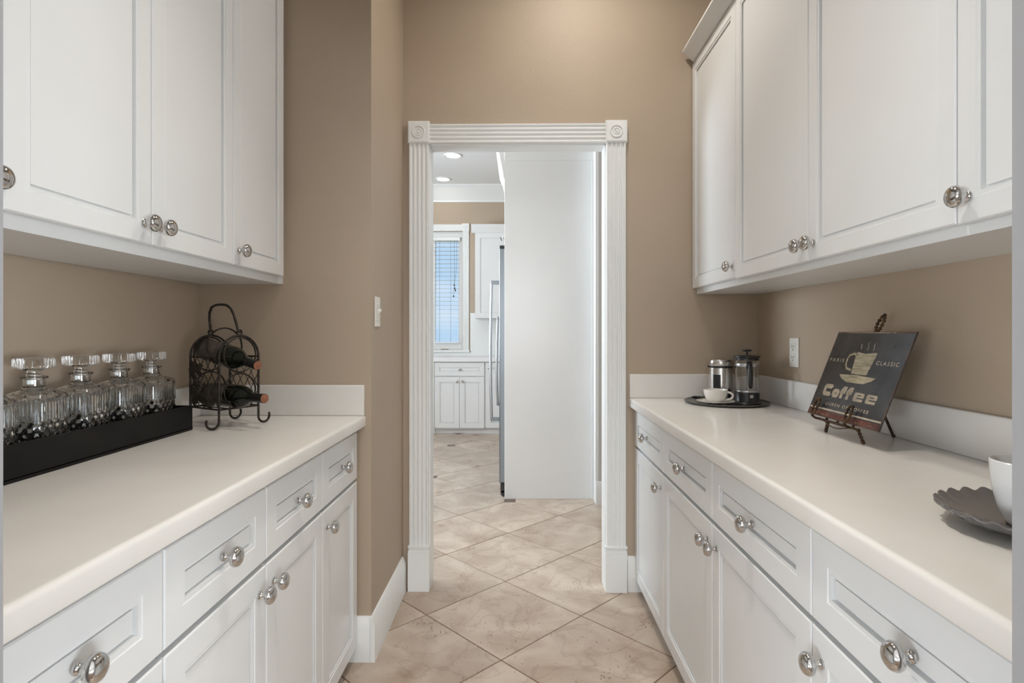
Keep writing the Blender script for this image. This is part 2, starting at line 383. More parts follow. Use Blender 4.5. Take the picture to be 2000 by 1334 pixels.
# ------------------------------------------------------------------ cabinets
def rect(x0, x1, z0, z1, i, y): return [(x0+i, y, z0+i), (x1-i, y, z0+i), (x1-i, y, z1-i), (x0+i, y, z1-i)]
def front_mb(x0, x1, z0, z1, fr, t=.02):
    L = [rect(x0, x1, z0, z1, 0, t), rect(x0, x1, z0, z1, 0, .0025), rect(x0, x1, z0, z1, .0025, 0), rect(x0, x1, z0, z1, fr, 0),
         rect(x0, x1, z0, z1, fr+.0012, .0022), rect(x0, x1, z0, z1, fr+.0095, .0016), rect(x0, x1, z0, z1, fr+.0100, .0125), rect(x0, x1, z0, z1, fr+.0150, .0125), rect(x0, x1, z0, z1, fr+.0158, .0062)]
    return MB().rings(L)
KNOB = [(.0,.0),(.0095,.0),(.0095,-.003),(.0065,-.005),(.0048,-.009),(.0052,-.0145),(.0080,-.0165),(.0150,-.0180),(.0192,-.0210),(.0205,-.0250),(.0200,-.0290),(.0175,-.0335),(.0125,-.0368),(.006,-.0386),(.0,-.039)]
knob_mesh = MB().lathe(KNOB, (0,0,0), 'y', 28, capend=False).mesh('knob', M['chrome'], 50)
def knob(parent, x, z, s=1):
    o = bpy.data.objects.new('knob', knob_mesh); o.location = (x, 0, z); o.scale = (s, s, s); o.parent = parent; COL.objects.link(o); return o
GP = .0021
def base_cabinet(loc, rz, xs, label, knobs, group, depth=.59, z0=.06, dz=.678, ztop=.855, drawers=True, zmax=.872, ks=1):
    """xs: seams along the run in local x; knobs: per door 'l' or 'r' side; local -y is the front"""
    root = empty('base_cabinet', loc, rz, label=label, cat='cabinet', group=group)
    a, b = xs[0], xs[-1]
    MB().box(a, b, .0215, depth, z0, zmax).build('carcass', M['white'], root)
    MB().box(a, b, .075, depth, 0, z0).build('toe_kick', M['white'], root)
    for (p, q), k in zip(zip(xs, xs[1:]), knobs):
        d = front_mb(p+GP, q-GP, z0+.003, dz-.006, .053).build('door', M['white'], root)
        knob(d, p+.037 if k == 'l' else q-.037, dz-.061, ks)
        if drawers:
            r = front_mb(p+GP, q-GP, dz+.006, ztop, .051).build('drawer', M['white'], root)
            knob(r, (p+q)/2, (dz+ztop)/2+.001, ks)
    return root
def upper_cabinet(loc, rz, xs, label, knobs, group, depth=.31, z0=1.404, zd=1.431, z1=2.490, ks=1, fr=.043):
    root = empty('upper_cabinet', loc, rz, label=label, cat='cabinet', group=group)
    a, b = xs[0], xs[-1]; h = loc[2]
    MB().box(a, b, .0215, depth, z0-h, z1+.002-h).build('carcass', M['white'], root)
    for (p, q), k in zip(zip(xs, xs[1:]), knobs):
        d = front_mb(p+GP, q-GP, zd-h, z1-h, fr).build('door', M['white'], root)
        knob(d, p+.030 if k == 'l' else q-.030, zd+.046-h, ks)
    return root
# left run: faces +X, local x runs along +Y
LX = -.600
LY = [.57, .948, 1.334, 1.719, 2.090]
gl = 'left base cabinets'
base_cabinet((LX, 0, 0), PI/2, LY[0:2], 'white base cabinet with one drawer, left run, nearest the near doorway', ['r'], gl)
base_cabinet((LX, 0, 0), PI/2, LY[1:4], 'white double base cabinet with two drawers, middle of the left run', ['r', 'l'], gl)
base_cabinet((LX, 0, 0), PI/2, LY[3:5], 'narrow white base cabinet at the far end of the left run, by the return wall', ['l'], gl)
struct('trim_3', MB().box(-1.19, LX-.0215, 2.090, 2.107, .06, .872), M['white'])
LU = -.872; LUY = [.565, .945, 1.333, 1.716, 2.088]
gu = 'left upper cabinets'
upper_cabinet((LU, 0, 1.404), PI/2, LUY[0:2], 'white upper cabinet at the left edge of the view, nearest the camera', ['r'], gu)
upper_cabinet((LU, 0, 1.404), PI/2, LUY[1:4], 'white double-door upper cabinet above the black decanter tray', ['r', 'l'], gu)
upper_cabinet((LU, 0, 1.404), PI/2, LUY[3:5], 'narrow white upper cabinet above the wine rack, against the beige return wall', ['l'], gu)
struct('trim_4', MB().box(-1.19, LU-.012, 2.088, 2.107, 1.404, 2.492), M['white'])
# right run: faces -X, local x runs along -Y (x = 2.69 - Y)
RX = .546; rb = [0.003, .539, 1.082, 1.626, 2.168]
gr = 'right base cabinets'
base_cabinet((RX, YB, 0), -PI/2, rb[0:2], 'white base cabinet at the far end of the right run, next to the doorway', ['r'], gr, depth=.58, dz=.686, ztop=.857, z0=.063)
base_cabinet((RX, YB, 0), -PI/2, rb[1:4], 'white double base cabinet with two drawers, middle of the right run', ['r', 'l'], gr, depth=.58, dz=.686, ztop=.857, z0=.063)
base_cabinet((RX, YB, 0), -PI/2, rb[3:5], 'white base cabinet at the near end of the right run, lower right of the view', ['l'], gr, depth=.58, dz=.686, ztop=.857, z0=.063)
RU = .818; ru = [0.004, .538, 1.078, 1.620, 2.165]
gq = 'right upper cabinets'
upper_cabinet((RU, YB, 1.404), -PI/2, ru[0:2], 'white upper cabinet over the coffee press tray, against the far wall', ['r'], gq)
upper_cabinet((RU, YB, 1.404), -PI/2, ru[1:4], 'white double-door upper cabinet above the coffee sign', ['r', 'l'], gq, zd=1.426)
upper_cabinet((RU, YB, 1.404), -PI/2, ru[3:5], 'white upper cabinet at the right edge of the view, nearest the camera', ['l'], gq, zd=1.424)
# crown mouldings on the upper cabinets
CRN = [(.30,2.4935),(-.004,2.4935),(-.008,2.499),(-.014,2.504),(-.024,2.511),(-.034,2.523),(-.040,2.529),(-.048,2.532),(-.052,2.536),(-.052,2.546),(.30,2.546)]
o = MB().extrude(CRN, .51, 2.665, lambda u, v, t: (RU+u, t, v)).build('crown_molding', M['white'], smooth=30)
tag(o, 'white crown moulding along the top of the right upper cabinets', 'molding')
o = MB().extrude(CRN, .51, 2.10, lambda u, v, t: (LU-u, t, v)).build('crown_molding', M['white'], smooth=30)
tag(o, 'white crown moulding along the top of the left upper cabinets', 'molding')

# countertops with backsplashes
def round_slab(x0, x1, y0, y1, z0, z1, r, fx):              # slab whose front edge (at x0 if fx<0 else x1) is rounded
    pts = []; d = 1 if fx > 0 else -1; xf = x1 if fx > 0 else x0; xb = x0 if fx > 0 else x1
    pts.append((xb, z0))
    for q in range(5): a = -PI/2 + q*PI/8; pts.append((xf-d*r*.4+d*r*.4*math.cos(a), z0+r*.4+r*.4*math.sin(a)))
    for q in range(7): a = q*PI/12; pts.append((xf-d*r+d*r*math.cos(a), z1-r+r*math.sin(a)))
    pts.append((xb, z1))
    return MB().extrude(pts, y0, y1, lambda u, v, t: (u, t, v))
ct = tag(empty('countertop', (-.89, 1.3, .872)), 'cream countertop of the left run, under the decanters', 'countertop')
def loc_build(mb, name, m, par, **k):
    L = par.location; mb.v = [(x-L[0], y-L[1], z-L[2]) for x, y, z in mb.v]; return mb.build(name, m, par, **k)
loc_build(round_slab(XL, -.574, .525, YR, .8725, .914, .010, 1), 'top', M['counter'], ct, smooth=40)
loc_build(MB().box(XL, -.576, YR-.019, YR, .914, 1.028), 'backsplash', M['counter'], ct, bevel=.004, seg=3)
loc_build(MB().box(XL, XL+.019, .525, YR-.019, .914, 1.028), 'backsplash', M['counter'], ct, bevel=.004, seg=3)
ct = tag(empty('countertop', (.82, 1.5, .872)), 'cream countertop of the right run, under the coffee sign', 'countertop')
loc_build(round_slab(.519, XR, .525, YB, .8725, .914, .010, -1), 'top', M['counter'], ct, smooth=40)
loc_build(MB().box(.521, XR, YB-.019, YB, .914, 1.027), 'backsplash', M['counter'], ct, bevel=.004, seg=3)
loc_build(MB().box(XR-.019, XR, .525, YB-.019, .914, 1.027), 'backsplash', M['counter'], ct, bevel=.004, seg=3)

# ------------------------------------------------------------------ switch and outlet
sw = empty('light_switch', (XP, 2.187, 1.303), PI/2, label='white toggle light switch on the beige wall left of the doorway', cat='light switch')
MB().box(-.035, .035, -.006, 0, -.058, .058).build('plate', M['plastic_w'], sw, bevel=.003)
tg = MB().rings([[(-.005,-.006,-.012),(.005,-.006,-.012),(.005,-.006,.012),(-.005,-.006,.012)], [(-.004,-.019,.004),(.004,-.019,.004),(.004,-.019,.011),(-.004,-.019,.011)]]).build('toggle', M['plastic_w'], sw, bevel=.001)
for z in (-.03, .03): MB().lathe([(.0,-.0075),(.0032,-.0072),(.0035,-.006)], (0,0,z), 'y', 10, capend=False).build('screw', M['steel'], sw)
ou = empty('power_outlet', (XR, 2.333, 1.141), -PI/2, label='white duplex power outlet on the right wall above the backsplash', cat='outlet')
MB().box(-.037, .037, -.006, 0, -.060, .060).build('plate', M['plastic_w'], ou, bevel=.003)
for z in (-.022, .022):
    r = MB().box(-.016, .016, -.009, -.005, z-.017, z+.017).build('receptacle', M['plastic_w'], ou, bevel=.002)
    s_ = MB().box(-.0085, -.006, -.0095, -.0088, z-.002, z+.009).box(.006, .0085, -.0095, -.0088, z-.001, z+.008); s_.lathe([(.003,-.0095),(.003,-.0088)], (0,0,z-.009), 'y', 10)
    s_.build('slots', M['slot'], r)

TB.node_tree.nodes['Principled BSDF'].inputs['Specular IOR Level'].default_value = .2
# ------------------------------------------------------------------ decanters in the black tray
tr = MB(); X0, X1, Y0, Y1, z = -1.176, -1.036, 1.03, 1.782, .9142
tr.box(X0, X1, Y0, Y1, z, z+.008).box(X0, X1, Y0, Y0+.010, z+.008, z+.078).box(X0, X1, Y1-.010, Y1, z+.008, z+.078).box(X0, X0+.010, Y0+.010, Y1-.010, z+.008, z+.078).box(X1-.010, X1, Y0+.010, Y1-.010, z+.008, z+.078)
tag(tr.build('decanter_tray', M['tray_black'], bevel=.0015), 'long black wooden tray holding five glass decanters', 'tray')
def sq(a, n=5.0):                                          # rounded square radius factor
    return (abs(math.cos(a))**n + abs(math.sin(a))**n)**(-1/n)
def tri(x): return abs(((x/PI) % 1.0)*2-1)
def dec_body():
    mb = MB(); n = 160; h = .0515
    outer = [(.40,0,0),(.90,.0,0)]
    outer += [(1.0, .004+.096*q/30, 1) for q in range(31)]           # diamond cut
    outer += [(1.0, .103+.040*q/5, 2) for q in range(6)]             # flutes
    outer += [(.985,.148,0),(.95,.154,0),(.88,.160,0),(.76,.1645,0),(.60,.168,0),(.46,.172,0),(.41,.178,0),(.41,.192,0),(.48,.194,0),(.51,.197,0),(.48,.200,0),(.38,.201,0)]
    inner = [(.31,.198,0),(.31,.174,0),(.44,.165,0),(.70,.158,0),(.85,.150,0),(.88,.13,0),(.88,.075,0),(.82,.022,0),(.40,.018,0)]
    loops = []
    for (f, z, kind) in outer + inner:
        L = []; sqn = 6.0 if f > .6 else 2.0
        blend = max(0., min(1., (f-.55)/.3)) if kind == 0 else 1.
        for k in range(n):
            a = 2*PI*k/n; r = h*f*(blend*sq(a, 6) + (1-blend))
            if kind == 1:
                u = k/n*16*PI; t = (z-.004)/.096*4*PI
                d = tri(u+t)*.5 + tri(u-t)*.5
                r -= .0055*(1-d)
            elif kind == 2: r -= .0018*abs(math.sin(k/n*40*PI))
            L.append((r*math.cos(a), r*math.sin(a), z))
        loops.append(L)
    return mb.rings(loops)
def dec_stopper():
    n = 96; loops = []
    prof = [(.0140,.180,0),(.0142,.204,0),(.0125,.207,0),(.0125,.211,0),(.020,.215,0),(.029,.219,0),(.0315,.222,1),(.0315,.239,1),(.0300,.2415,1),(.024,.242,0),(.010,.240,0)]
    for (r0, z, kd) in prof:
        L = []
        for k in range(n):
            a = 2*PI*k/n; bl = max(0., min(1., (r0-.016)/.010)); r = r0*.98*(bl*sq(a, 6)+(1-bl))
            if kd: r -= .0011*abs(math.sin(k/n*24*PI))
            L.append((r*math.cos(a), r*math.sin(a), z))
        loops.append(L)
    return MB().rings(loops)
dz0 = .9142+.0085
proto = empty('decanter', (-1.112, 1.697, dz0)); dec_body().build('glass_body', M['glass'], proto, smooth=14); dec_stopper().build('stopper', M['glass'], proto, smooth=28)
note(proto)
DL = ['cut glass decanter with square stopper, farthest in the black tray, beside the wine rack',
      'cut glass decanter second from the wine rack end of the black tray',
      'cut glass decanter in the middle of the black tray',
      'cut glass decanter fully in view nearest the camera in the black tray',
      'cut glass decanter cut off by the left edge of the view']
for i in range(5):
    o = proto if i == 0 else copy_tree(proto)
    o.location = (-1.112, 1.697-.138*i, dz0); tag(o, DL[i], 'decanter', 'glass decanters in the black tray')

# ------------------------------------------------------------------ wine rack with two bottles
rk = empty('wine_rack', (-.989, 1.888, .914), -PI/6, label='black wrought iron wine rack with handle and leaf ornament, left counter corner', cat='wine rack')
R = .0038
def arc(c, r, a0, a1, n, plane='yz', x=0):
    out = []
    for q in range(n+1):
        a = a0+(a1-a0)*q/n; u, v = c[0]+r*math.cos(a), c[1]+r*math.sin(a)
        out.append((x, u, v) if plane == 'yz' else (u, x, v))
    return out
for x in (.08, -.08):
    fr = MB()
    left = arc((-.070-.021, .0252), .021, PI*.86, 2*PI, 16, x=x) ; right = arc((.070+.021, .0252), .021, PI, 2.14*PI-PI+PI*.0, 1, x=x)
    right = arc((.070+.021, .0252), .021, PI*2.14, PI, 16, x=x)
    top = arc((0, .229), .070, PI, 0, 18, x=x)
    fr.tube(left + top + list(reversed(right)), R, 8)
    fr.build('arch_frame', M['iron'], rk, smooth=60)
    for zc, r in ((.119, .0555), (.2355, .0565)):
        g = MB(); g.tube(arc((0, zc), r, 0, 2*PI*31/32, 31, x=x+(.004 if x > 0 else -.004)), .0026, 6, closed=True); g.build('ring', M['iron'], rk, smooth=60)
    g = MB(); g.tube(arc((0, .309), .0085, 0, 2*PI*15/16, 15, x=x), .0026, 6, closed=True); g.build('handle_eye', M['iron'], rk, smooth=60)
for y in (-.070, .070):
    for zz in (.062, .228):
        g = MB(); g.tube([(-.08, y, zz), (.08, y, zz)], .003, 6); g.build('side_rail', M['iron'], rk)
    g = MB()                                                # lattice wires
    for za, zb in ((.062, .12), (.12, .175), (.175, .228)):
        for q in range(4):
            xa = -.08+.04*q
            g.tube([(xa, y, za), (xa+.04, y, zb)], .0013, 5); g.tube([(xa, y, zb), (xa+.04, y, za)], .0013, 5)
    g.build('lattice', M['iron'], rk)
g = MB()
for x in (-.08, .08): g.tube([(x, -.07, .062), (x, .07, .062)], .003, 6)
for y in (-.035, 0, .035): g.tube([(-.08, y, .062), (.08, y, .062)], .002, 6)
g.build('base_grid', M['iron'], rk)
g = MB(); g.tube(arc((0, .262), .062, PI*1.12, -PI*.12, 24, x=0), .003, 6); g.build('middle_hoop', M['iron'], rk, smooth=60)
hp = [(-.080,0,.309),(-.083,0,.33),(-.088,0,.355),(-.086,0,.378),(-.074,0,.396),(-.050,0,.403),(-.015,0,.4035),(.012,0,.400),(.034,0,.388),(.050,0,.368),(.062,0,.343),(.072,0,.320),(.080,0,.309)]
g = MB(); g.tube(hp, .0042, 8); g.build('handle', M['iron'], rk, smooth=60)
def grape_leaf(c, size, rot, tilt, name='leaf'):
    n = 30; vs = []; pts = [(0, 0, .004)]
    for k in range(n):
        a = 2*PI*k/n; rr = size*(.62+.38*abs(math.cos(2.5*(a-PI/2)))) * (1 if k % 2 else .9)
        if abs(a-3*PI/2) < .25: rr *= .35
        pts.append((rr*math.cos(a), rr*math.sin(a), -.006*(rr/size)**2))
    back = [(x, y, z-.0015) for x, y, z in pts]; o = len(pts)
    fs = [(0, 1+k, 1+(k+1) % n) for k in range(n)] + [(o, o+1+(k+1) % n, o+1+k) for k in range(n)] + [(1+k, o+1+k, o+1+(k+1) % n, 1+(k+1) % n) for k in range(n)]
    Mx = Matrix.Translation(c) @ Matrix.Rotation(tilt, 4, 'Z') @ Matrix.Rotation(PI/2, 4, 'X') @ Matrix.Rotation(rot, 4, 'Z')
    mb = MB(); mb.add([Mx @ Vector(p) for p in pts+back], fs); return mb.build(name, M['leaf'], rk)
for c, s, r, t in (((-.042,-.078,.185), .034, .3, .2), ((-.062,-.079,.112), .030, 1.2, -.3), ((-.022,-.080,.108), .032, 2.6, .15), ((.018,-.079,.100), .030, 3.6, .3), ((.005,-.078,.128), .022, 5.2, -.2), ((-.045,-.081,.09), .024, 3.0, 0), ((.03,-.077,.082), .022, 2.2, .1)):
    grape_leaf(c, s, r, t)
g = MB()
for q in range(14):
    row = [4, 4, 3, 2, 1]; k = q; rr = 0
    while k >= row[rr]: k -= row[rr]; rr += 1
    cc = (-.025+(k-(row[rr]-1)/2)*.011, -.079, .150-rr*.0095)
    g.lathe([(.0055*math.sin(PI*t/6), -.0055*math.cos(PI*t/6)) for t in range(7)], cc, 'z', 8, capend=False)
g.build('grape_cluster', M['leaf'], rk, smooth=60)
g = MB(); g.tube([(-.07,-.073,.215),(-.05,-.077,.20),(-.04,-.078,.17),(-.02,-.077,.15),(0,-.078,.125),(.02,-.077,.10),(.05,-.075,.075)], .002, 6); g.build('vine_stem', M['iron'], rk)

BOT = [(.0,-.202),(.030,-.202),(.0365,-.198),(.0375,-.190),(.0375,-.035),(.0372,-.022),(.034,-.006),(.027,.010),(.020,.022),(.0158,.034),(.0142,.045)]
CAP = [(.0142,.044),(.0146,.046),(.0141,.085),(.0141,.092),(.0152,.0925),(.0152,.099),(.0145,.1005)]
def bottle(label, p_front, dirv, shift):
    root = empty('wine_bottle', p_front, 0, label=label, cat='bottle', group='wine bottles in the iron rack')
    d = Vector(dirv).normalized(); root.rotation_euler = d.to_track_quat('X', 'Z').to_euler()
    f = lambda pr: [(r, h+shift) for r, h in pr]
    MB().lathe(f(BOT), (0,0,0), 'x', 32).build('glass_body', M['wineglass'], root, smooth=40)
    MB().lathe(f(CAP), (0,0,0), 'x', 24).build('foil_capsule', M['foil'], root, smooth=40)
    MB().lathe(f([(.0143,.1003),(.0138,.1018),(.0,.1022)]), (0,0,0), 'x', 24, capend=False).build('cap_disc', M['cork'], root, smooth=40)
    lb = MB(); vs = []; fs = []
    for q in range(17):
        a = -PI*.62+PI*1.24*q/16
        for x in (-.165, -.065): vs.append((x+shift, .0378*math.sin(a)*1.003, .0378*math.cos(a)*1.003))
    for q in range(16): fs.append((2*q, 2*q+1, 2*q+3, 2*q+2))
    lb.add(vs, fs).build('paper_label', M['winelabel'], root, smooth=60, fix=False)
fx = Vector((math.cos(PI/6), -.5, 0)); mf = Vector((-.9197, 1.848, 0))
bottle('dark wine bottle with copper cap on the lower ring of the rack', mf + Vector((0,0,1.0135)), fx, .030)
bottle('dark wine bottle with copper cap tilted on the upper ring of the rack', mf + Vector((0,0,1.134)) , fx + Vector((0,0,-.17)), -.004)

# ------------------------------------------------------------------ coffee things on the round tray
TC = (.905, 2.486)
t = MB().lathe([(0,.0),(.160,.0),(.172,.004),(.1765,.0095),(.1765,.0115),(.1745,.012),(.169,.0075),(.158,.005),(0,.005)], (*TC, .9142), 'z', 72, capend=False)
tag(t.build('serving_tray', M['darktray'], smooth=40), 'round dark metal tray in the far corner of the right counter', 'tray')
zt = .9142+.0053
can = empty('coffee_canister', (.902, 2.545, zt), 0, label='brushed steel coffee canister with black label behind the white cup', cat='canister')
MB().lathe([(0,0),(.050,0),(.053,.003),(.053,.147),(.050,.149),(0,.149)], n=48, capend=False).build('body', M['bsteel'], can, smooth=40)
MB().lathe([(.0545,.148),(.0555,.150),(.0555,.154),(.0545,.156)], n=48).build('gasket', M['black'], can, smooth=40)
MB().lathe([(0,.1545),(.052,.1545),(.054,.157),(.054,.180),(.052,.183),(.047,.1835),(0,.183)], n=48, capend=False).build('lid', M['bsteel'], can, smooth=40)
vs = []; fs = []
a0 = math.atan2(-2.54, -.902) - .30
for q in range(9):
    a = a0 - .31 + .62*q/8
    for z in (.052, .118): vs.append((.0534*math.cos(a), .0534*math.sin(a), z))
for q in range(8): fs.append((2*q, 2*q+2, 2*q+3, 2*q+1))
lb = MB().add(vs, fs).build('label_plate', M['black'], can, smooth=60, fix=False)
pr = empty('coffee_press', (.980, 2.448, zt), 0, label='glass coffee press with black lid, handle and base', cat='coffee press')
MB().lathe([(.047,.005),(.0485,.012),(.0485,.186),(.0500,.192),(.0478,.192),(.0462,.186),(.0462,.014),(0,.012)], n=48, capend=False).build('beaker', M['glass'], pr, smooth=40)
b = MB().lathe([(0,.0),(.058,.0),(.060,.002),(.058,.005),(.052,.008),(.0505,.012),(.0505,.046),(.0495,.047),(.0495,.004),(0,.004)], n=48, capend=False).build('base', M['black'], pr, smooth=40)
MB().box(-.006, .006, -.0520, -.0502, .026, .040).build('emblem', M['bsteel'], b, bevel=.001)
MB().lathe([(0,.012),(.0455,.012),(.0455,.048),(0,.048)], n=40, capend=False).build('coffee', M['coffee'], pr)
MB().lathe([(0,.050),(.045,.050),(.0455,.053),(.045,.056),(.010,.058),(0,.058)], n=40, capend=False).build('filter_disc', M['steel'], pr, smooth=40)
MB().lathe([(.0488,.158),(.0495,.159),(.0495,.171),(.0488,.172)], n=48).build('steel_band', M['steel'], pr, smooth=40)
MB().lathe([(0,.185),(.0475,.185),(.0475,.194),(.0545,.196),(.0555,.199),(.0545,.203),(.040,.2055),(.008,.207),(0,.207)], n=48, capend=False).build('lid', M['black'], pr, smooth=40)
MB().lathe([(0,.056),(.002,.056),(.002,.207),(.005,.208),(.005,.222),(.018,.223),(.020,.226),(.019,.230),(.014,.231),(0,.2315)], n=20, capend=False).build('plunger', M['black'], pr, smooth=40)
hd = MB(); pth = [(-.010,-.047,.166),(-.012,-.058,.168),(-.015,-.072,.167),(-.017,-.079,.158),(-.017,-.081,.14),(-.017,-.081,.11),(-.017,-.079,.085),(-.016,-.077,.071)]
hd.tube(pth, .0085, 10, rf=lambda i: [.010,.009,.0095,.010,.010,.0098,.0095,.007][i]); hd.box(-.022,.000,-.056,-.0475,.150,.182)
hd.build('handle', M['black'], pr, smooth=50)
def cup_handle(c, ang, r0, z0, z1, out, rad, m, par, sq_=1.0):
    pts = []
    for q in range(15):
        t = q/14; a = PI/2 - PI*t
        rr = r0 + out*math.cos(a)**1.0; z = (z0+z1)/2 + (z1-z0)/2*math.sin(a)
        pts.append((rr*math.cos(ang), rr*math.sin(ang), z))
    return MB().tube(pts, rad, 10).build('handle', m, par, smooth=60)
sc = (.833, 2.412)
sau = MB().lathe([(0,.0),(.026,.0),(.030,.002),(.055,.008),(.076,.0135),(.078,.0150),(.076,.0158),(.053,.0105),(.030,.005),(.024,.004),(0,.004)], (*sc, zt), 'z', 48, capend=False)
tag(sau.build('saucer', M['ceramic'], smooth=50), 'white saucer under the cup on the round dark tray', 'saucer')
cup = empty('coffee_cup', (*sc, zt+.0042), 0, label='white coffee cup on the saucer in front of the steel canister', cat='cup')
MB().lathe([(0,.0),(.020,.0),(.022,.002),(.022,.005),(.034,.012),(.043,.026),(.0475,.044),(.0490,.058),(.0470,.058),(.0450,.044),(.040,.026),(.031,.014),(0,.010)], n=48, capend=False).build('bowl', M['ceramic'], cup, smooth=50)
cup_handle(None, math.radians(-16), .0430, .016, .048, .026, .0046, M['ceramic'], cup)
sp = empty('teaspoon', (.778, 2.492, zt), math.radians(221), label='dark spoon lying on the round tray left of the white cup', cat='spoon')
bw = MB().lathe([(0,.002),(.010,.0022),(.017,.006),(.019,.0115),(.0175,.0115),(.015,.007),(0,.005)], n=24, capend=False, fn=lambda a, i, r, h: (r*(1+.3*math.cos(a)**2), h+.012)); bw.build('bowl', M['black'], sp, smooth=50)
MB().tube([(-.020,0,.022),(-.035,0,.015),(-.06,0,.006),(-.085,0,.003)], .003, 8).build('handle', M['black'], sp, smooth=50)

# ------------------------------------------------------------------ coffee sign on an easel
lean = Vector((.100, 0, .258)).normalized(); ex = Vector((0, -1, 0)); ey = lean.cross(ex)
SG = Vector((.925, 1.828, .9665)); SW, SH = .360, .277
sg = bpy.data.objects.new('coffee_sign', None); COL.objects.link(sg)
sg.matrix_world = Matrix(((ex.x, ey.x, lean.x, SG.x), (ex.y, ey.y, lean.y, SG.y), (ex.z, ey.z, lean.z, SG.z), (0, 0, 0, 1)))
tag(sg, 'dark metal sign reading Coffee with a painted cup, on the easel', 'sign')
m = mat('sign_slate', (.035,.037,.042), .13); noise_col(m, (.022,.024,.028), (.060,.060,.064), 9, 8, .35, .75); M['sign'] = m
M['sign_edge'] = noise_col(mat('sign_rust_edge', (.14,.06,.03), .5), (.05,.03,.022), (.20,.09,.05), 40, 6)
M['ink'] = noise_col(mat('sign_cream_ink', (.44,.37,.28), .35), (.33,.27,.20), (.50,.43,.33), 30, 6)
M['ink_cup'] = noise_col(mat('sign_cup_ink', (.42,.36,.22), .35), (.22,.18,.10), (.52,.46,.32), 70, 5, .30, .6, (.3, 1, 2.2))
M['ink_red'] = noise_col(mat('sign_maroon_ink', (.11,.03,.022), .3), (.07,.02,.016), (.17,.055,.04), 30)
M['ink_pale'] = noise_col(mat('sign_pale_ink', (.50,.42,.32), .35), (.38,.31,.23), (.58,.50,.40), 40)
MB().box(0, SW, 0, .0035, 0, SH).build('panel', M['sign'], sg, bevel=.0008)
PR = -.0004
def flat(polys, name, m, y=PR):
    mb = MB()
    for p in polys:
        n = len(p); mb.add([(x, y, z) for x, z in p], [tuple(range(n))])
    return mb.build(name, m, sg, fix=False)
def stroke(pts, wd, closed=False, cap=True):
    pts = [Vector(p) for p in pts]; n = len(pts); L = []; Rr = []
    for i in range(n):
        if closed: a, b = pts[i-1], pts[(i+1) % n]; d0 = (pts[i]-a).normalized(); d1 = (b-pts[i]).normalized()
        else:
            d0 = (pts[i]-pts[i-1]).normalized() if i else (pts[1]-pts[0]).normalized()
            d1 = (pts[i+1]-pts[i]).normalized() if i < n-1 else d0
        t = (d0+d1).normalized(); nn = Vector((-t.y, t.x)); k = wd/2/max(.35, nn.dot(Vector((-d0.y, d0.x))))
        L.append(pts[i]+nn*k); Rr.append(pts[i]-nn*k)
    q = []
    for i in range(n if closed else n-1):
        j = (i+1) % n; q.append([tuple(L[i]), tuple(Rr[i]), tuple(Rr[j]), tuple(L[j])])
    return q
def text(s, x0, x1, z0, z1, m, bold=.0, name='lettering', shear=0, space=1.0):
    c = bpy.data.curves.new('text', 'FONT'); c.body = s; c.size = 1; c.offset = bold; c.shear = shear; c.space_character = space
    o = bpy.data.objects.new('text', c); COL.objects.link(o); dg = bpy.context.evaluated_depsgraph_get(); dg.update()
    me = o.evaluated_get(dg).to_mesh(); V = [v.co.copy() for v in me.vertices]; F = [tuple(p.vertices) for p in me.polygons]
    o.evaluated_get(dg).to_mesh_clear(); bpy.data.objects.remove(o); bpy.data.curves.remove(c)
    ax, bx = min(v.x for v in V), max(v.x for v in V); az, bz = min(v.y for v in V), max(v.y for v in V)
    mb = MB(); mb.add([(x0+(v.x-ax)/(bx-ax)*(x1-x0), PR, z0+(v.y-az)/(bz-az)*(z1-z0)) for v in V], F)
    return mb.build(name, m, sg, fix=False)
text('PARIS', .013, .090, .178, .189, M['ink'], .012, space=1.5)
text('CLASSIC', .245, .340, .178, .190, M['ink'], .022, space=1.35)
text('QUEEN OF COFFEE', .078, .292, .037, .048, M['ink'], .012, space=1.35)
text('ness of', .072, .118, .0045, .0125, M['ink'], .01, shear=.25)
text('with coffee.', .248, .346, .0045, .0125, M['ink'], .01, shear=.25)
# "Coffee" in heavy squared letters
cw = .0135
def rr_(x0, x1, z0, z1, c=.005):
    return [(x0+c,z0),(x1-c,z0),(x1,z0+c),(x1,z1-c),(x1-c,z1),(x0+c,z1),(x0,z1-c),(x0,z0+c)]
x = .042; z0, xh, ch = .066, .092, .104; wgap = .003
def letters():
    P = []
    h = cw/2
    # C
    P += stroke([(.084,ch-h-.012),(.084,ch-h-.004),(.080,ch-h),(.053,ch-h),(.049,ch-h-.004),(.049,z0+h+.004),(.053,z0+h),(.080,z0+h),(.084,z0+h+.004),(.084,z0+h+.009)][1:-1], cw)
    # o
    P += stroke(rr_(.099,.123,z0+h-.001,xh-h+.001,.004), cw-.001, True)
    # f f
    for fx_ in (.142, .173):
        P += stroke([(fx_,z0),(fx_,ch-h-.005),(fx_+.005,ch-h),(fx_+.018,ch-h)], cw); P += stroke([(fx_-.010,xh-.005),(fx_+.016,xh-.005)], .010)
    # e e
    for e0 in (.203, .260):
        e1 = e0+.046; c = .0035
        P += [[(e0,z0+c),(e0+c,z0),(e0+.014,z0),(e0+.014,xh),(e0+c,xh),(e0,xh-c)]]
        P += [[(e0+.014,z0),(e1-.004,z0),(e1-.002,z0+.002),(e1-.002,z0+.008),(e0+.014,z0+.008)]]
        P += [[(e0+.014,z0+.0115),(e1-.013,z0+.0115),(e1-.013,z0+.0165),(e0+.014,z0+.0165)], [(e0+.014,z0+.0195),(e1-.013,z0+.0195),(e1-.013,xh),(e0+.014,xh)]]
        P += [[(e1-.013,z0+.0115),(e1,z0+.0115),(e1,xh-c),(e1-c,xh),(e1-.013,xh)]]
    return P
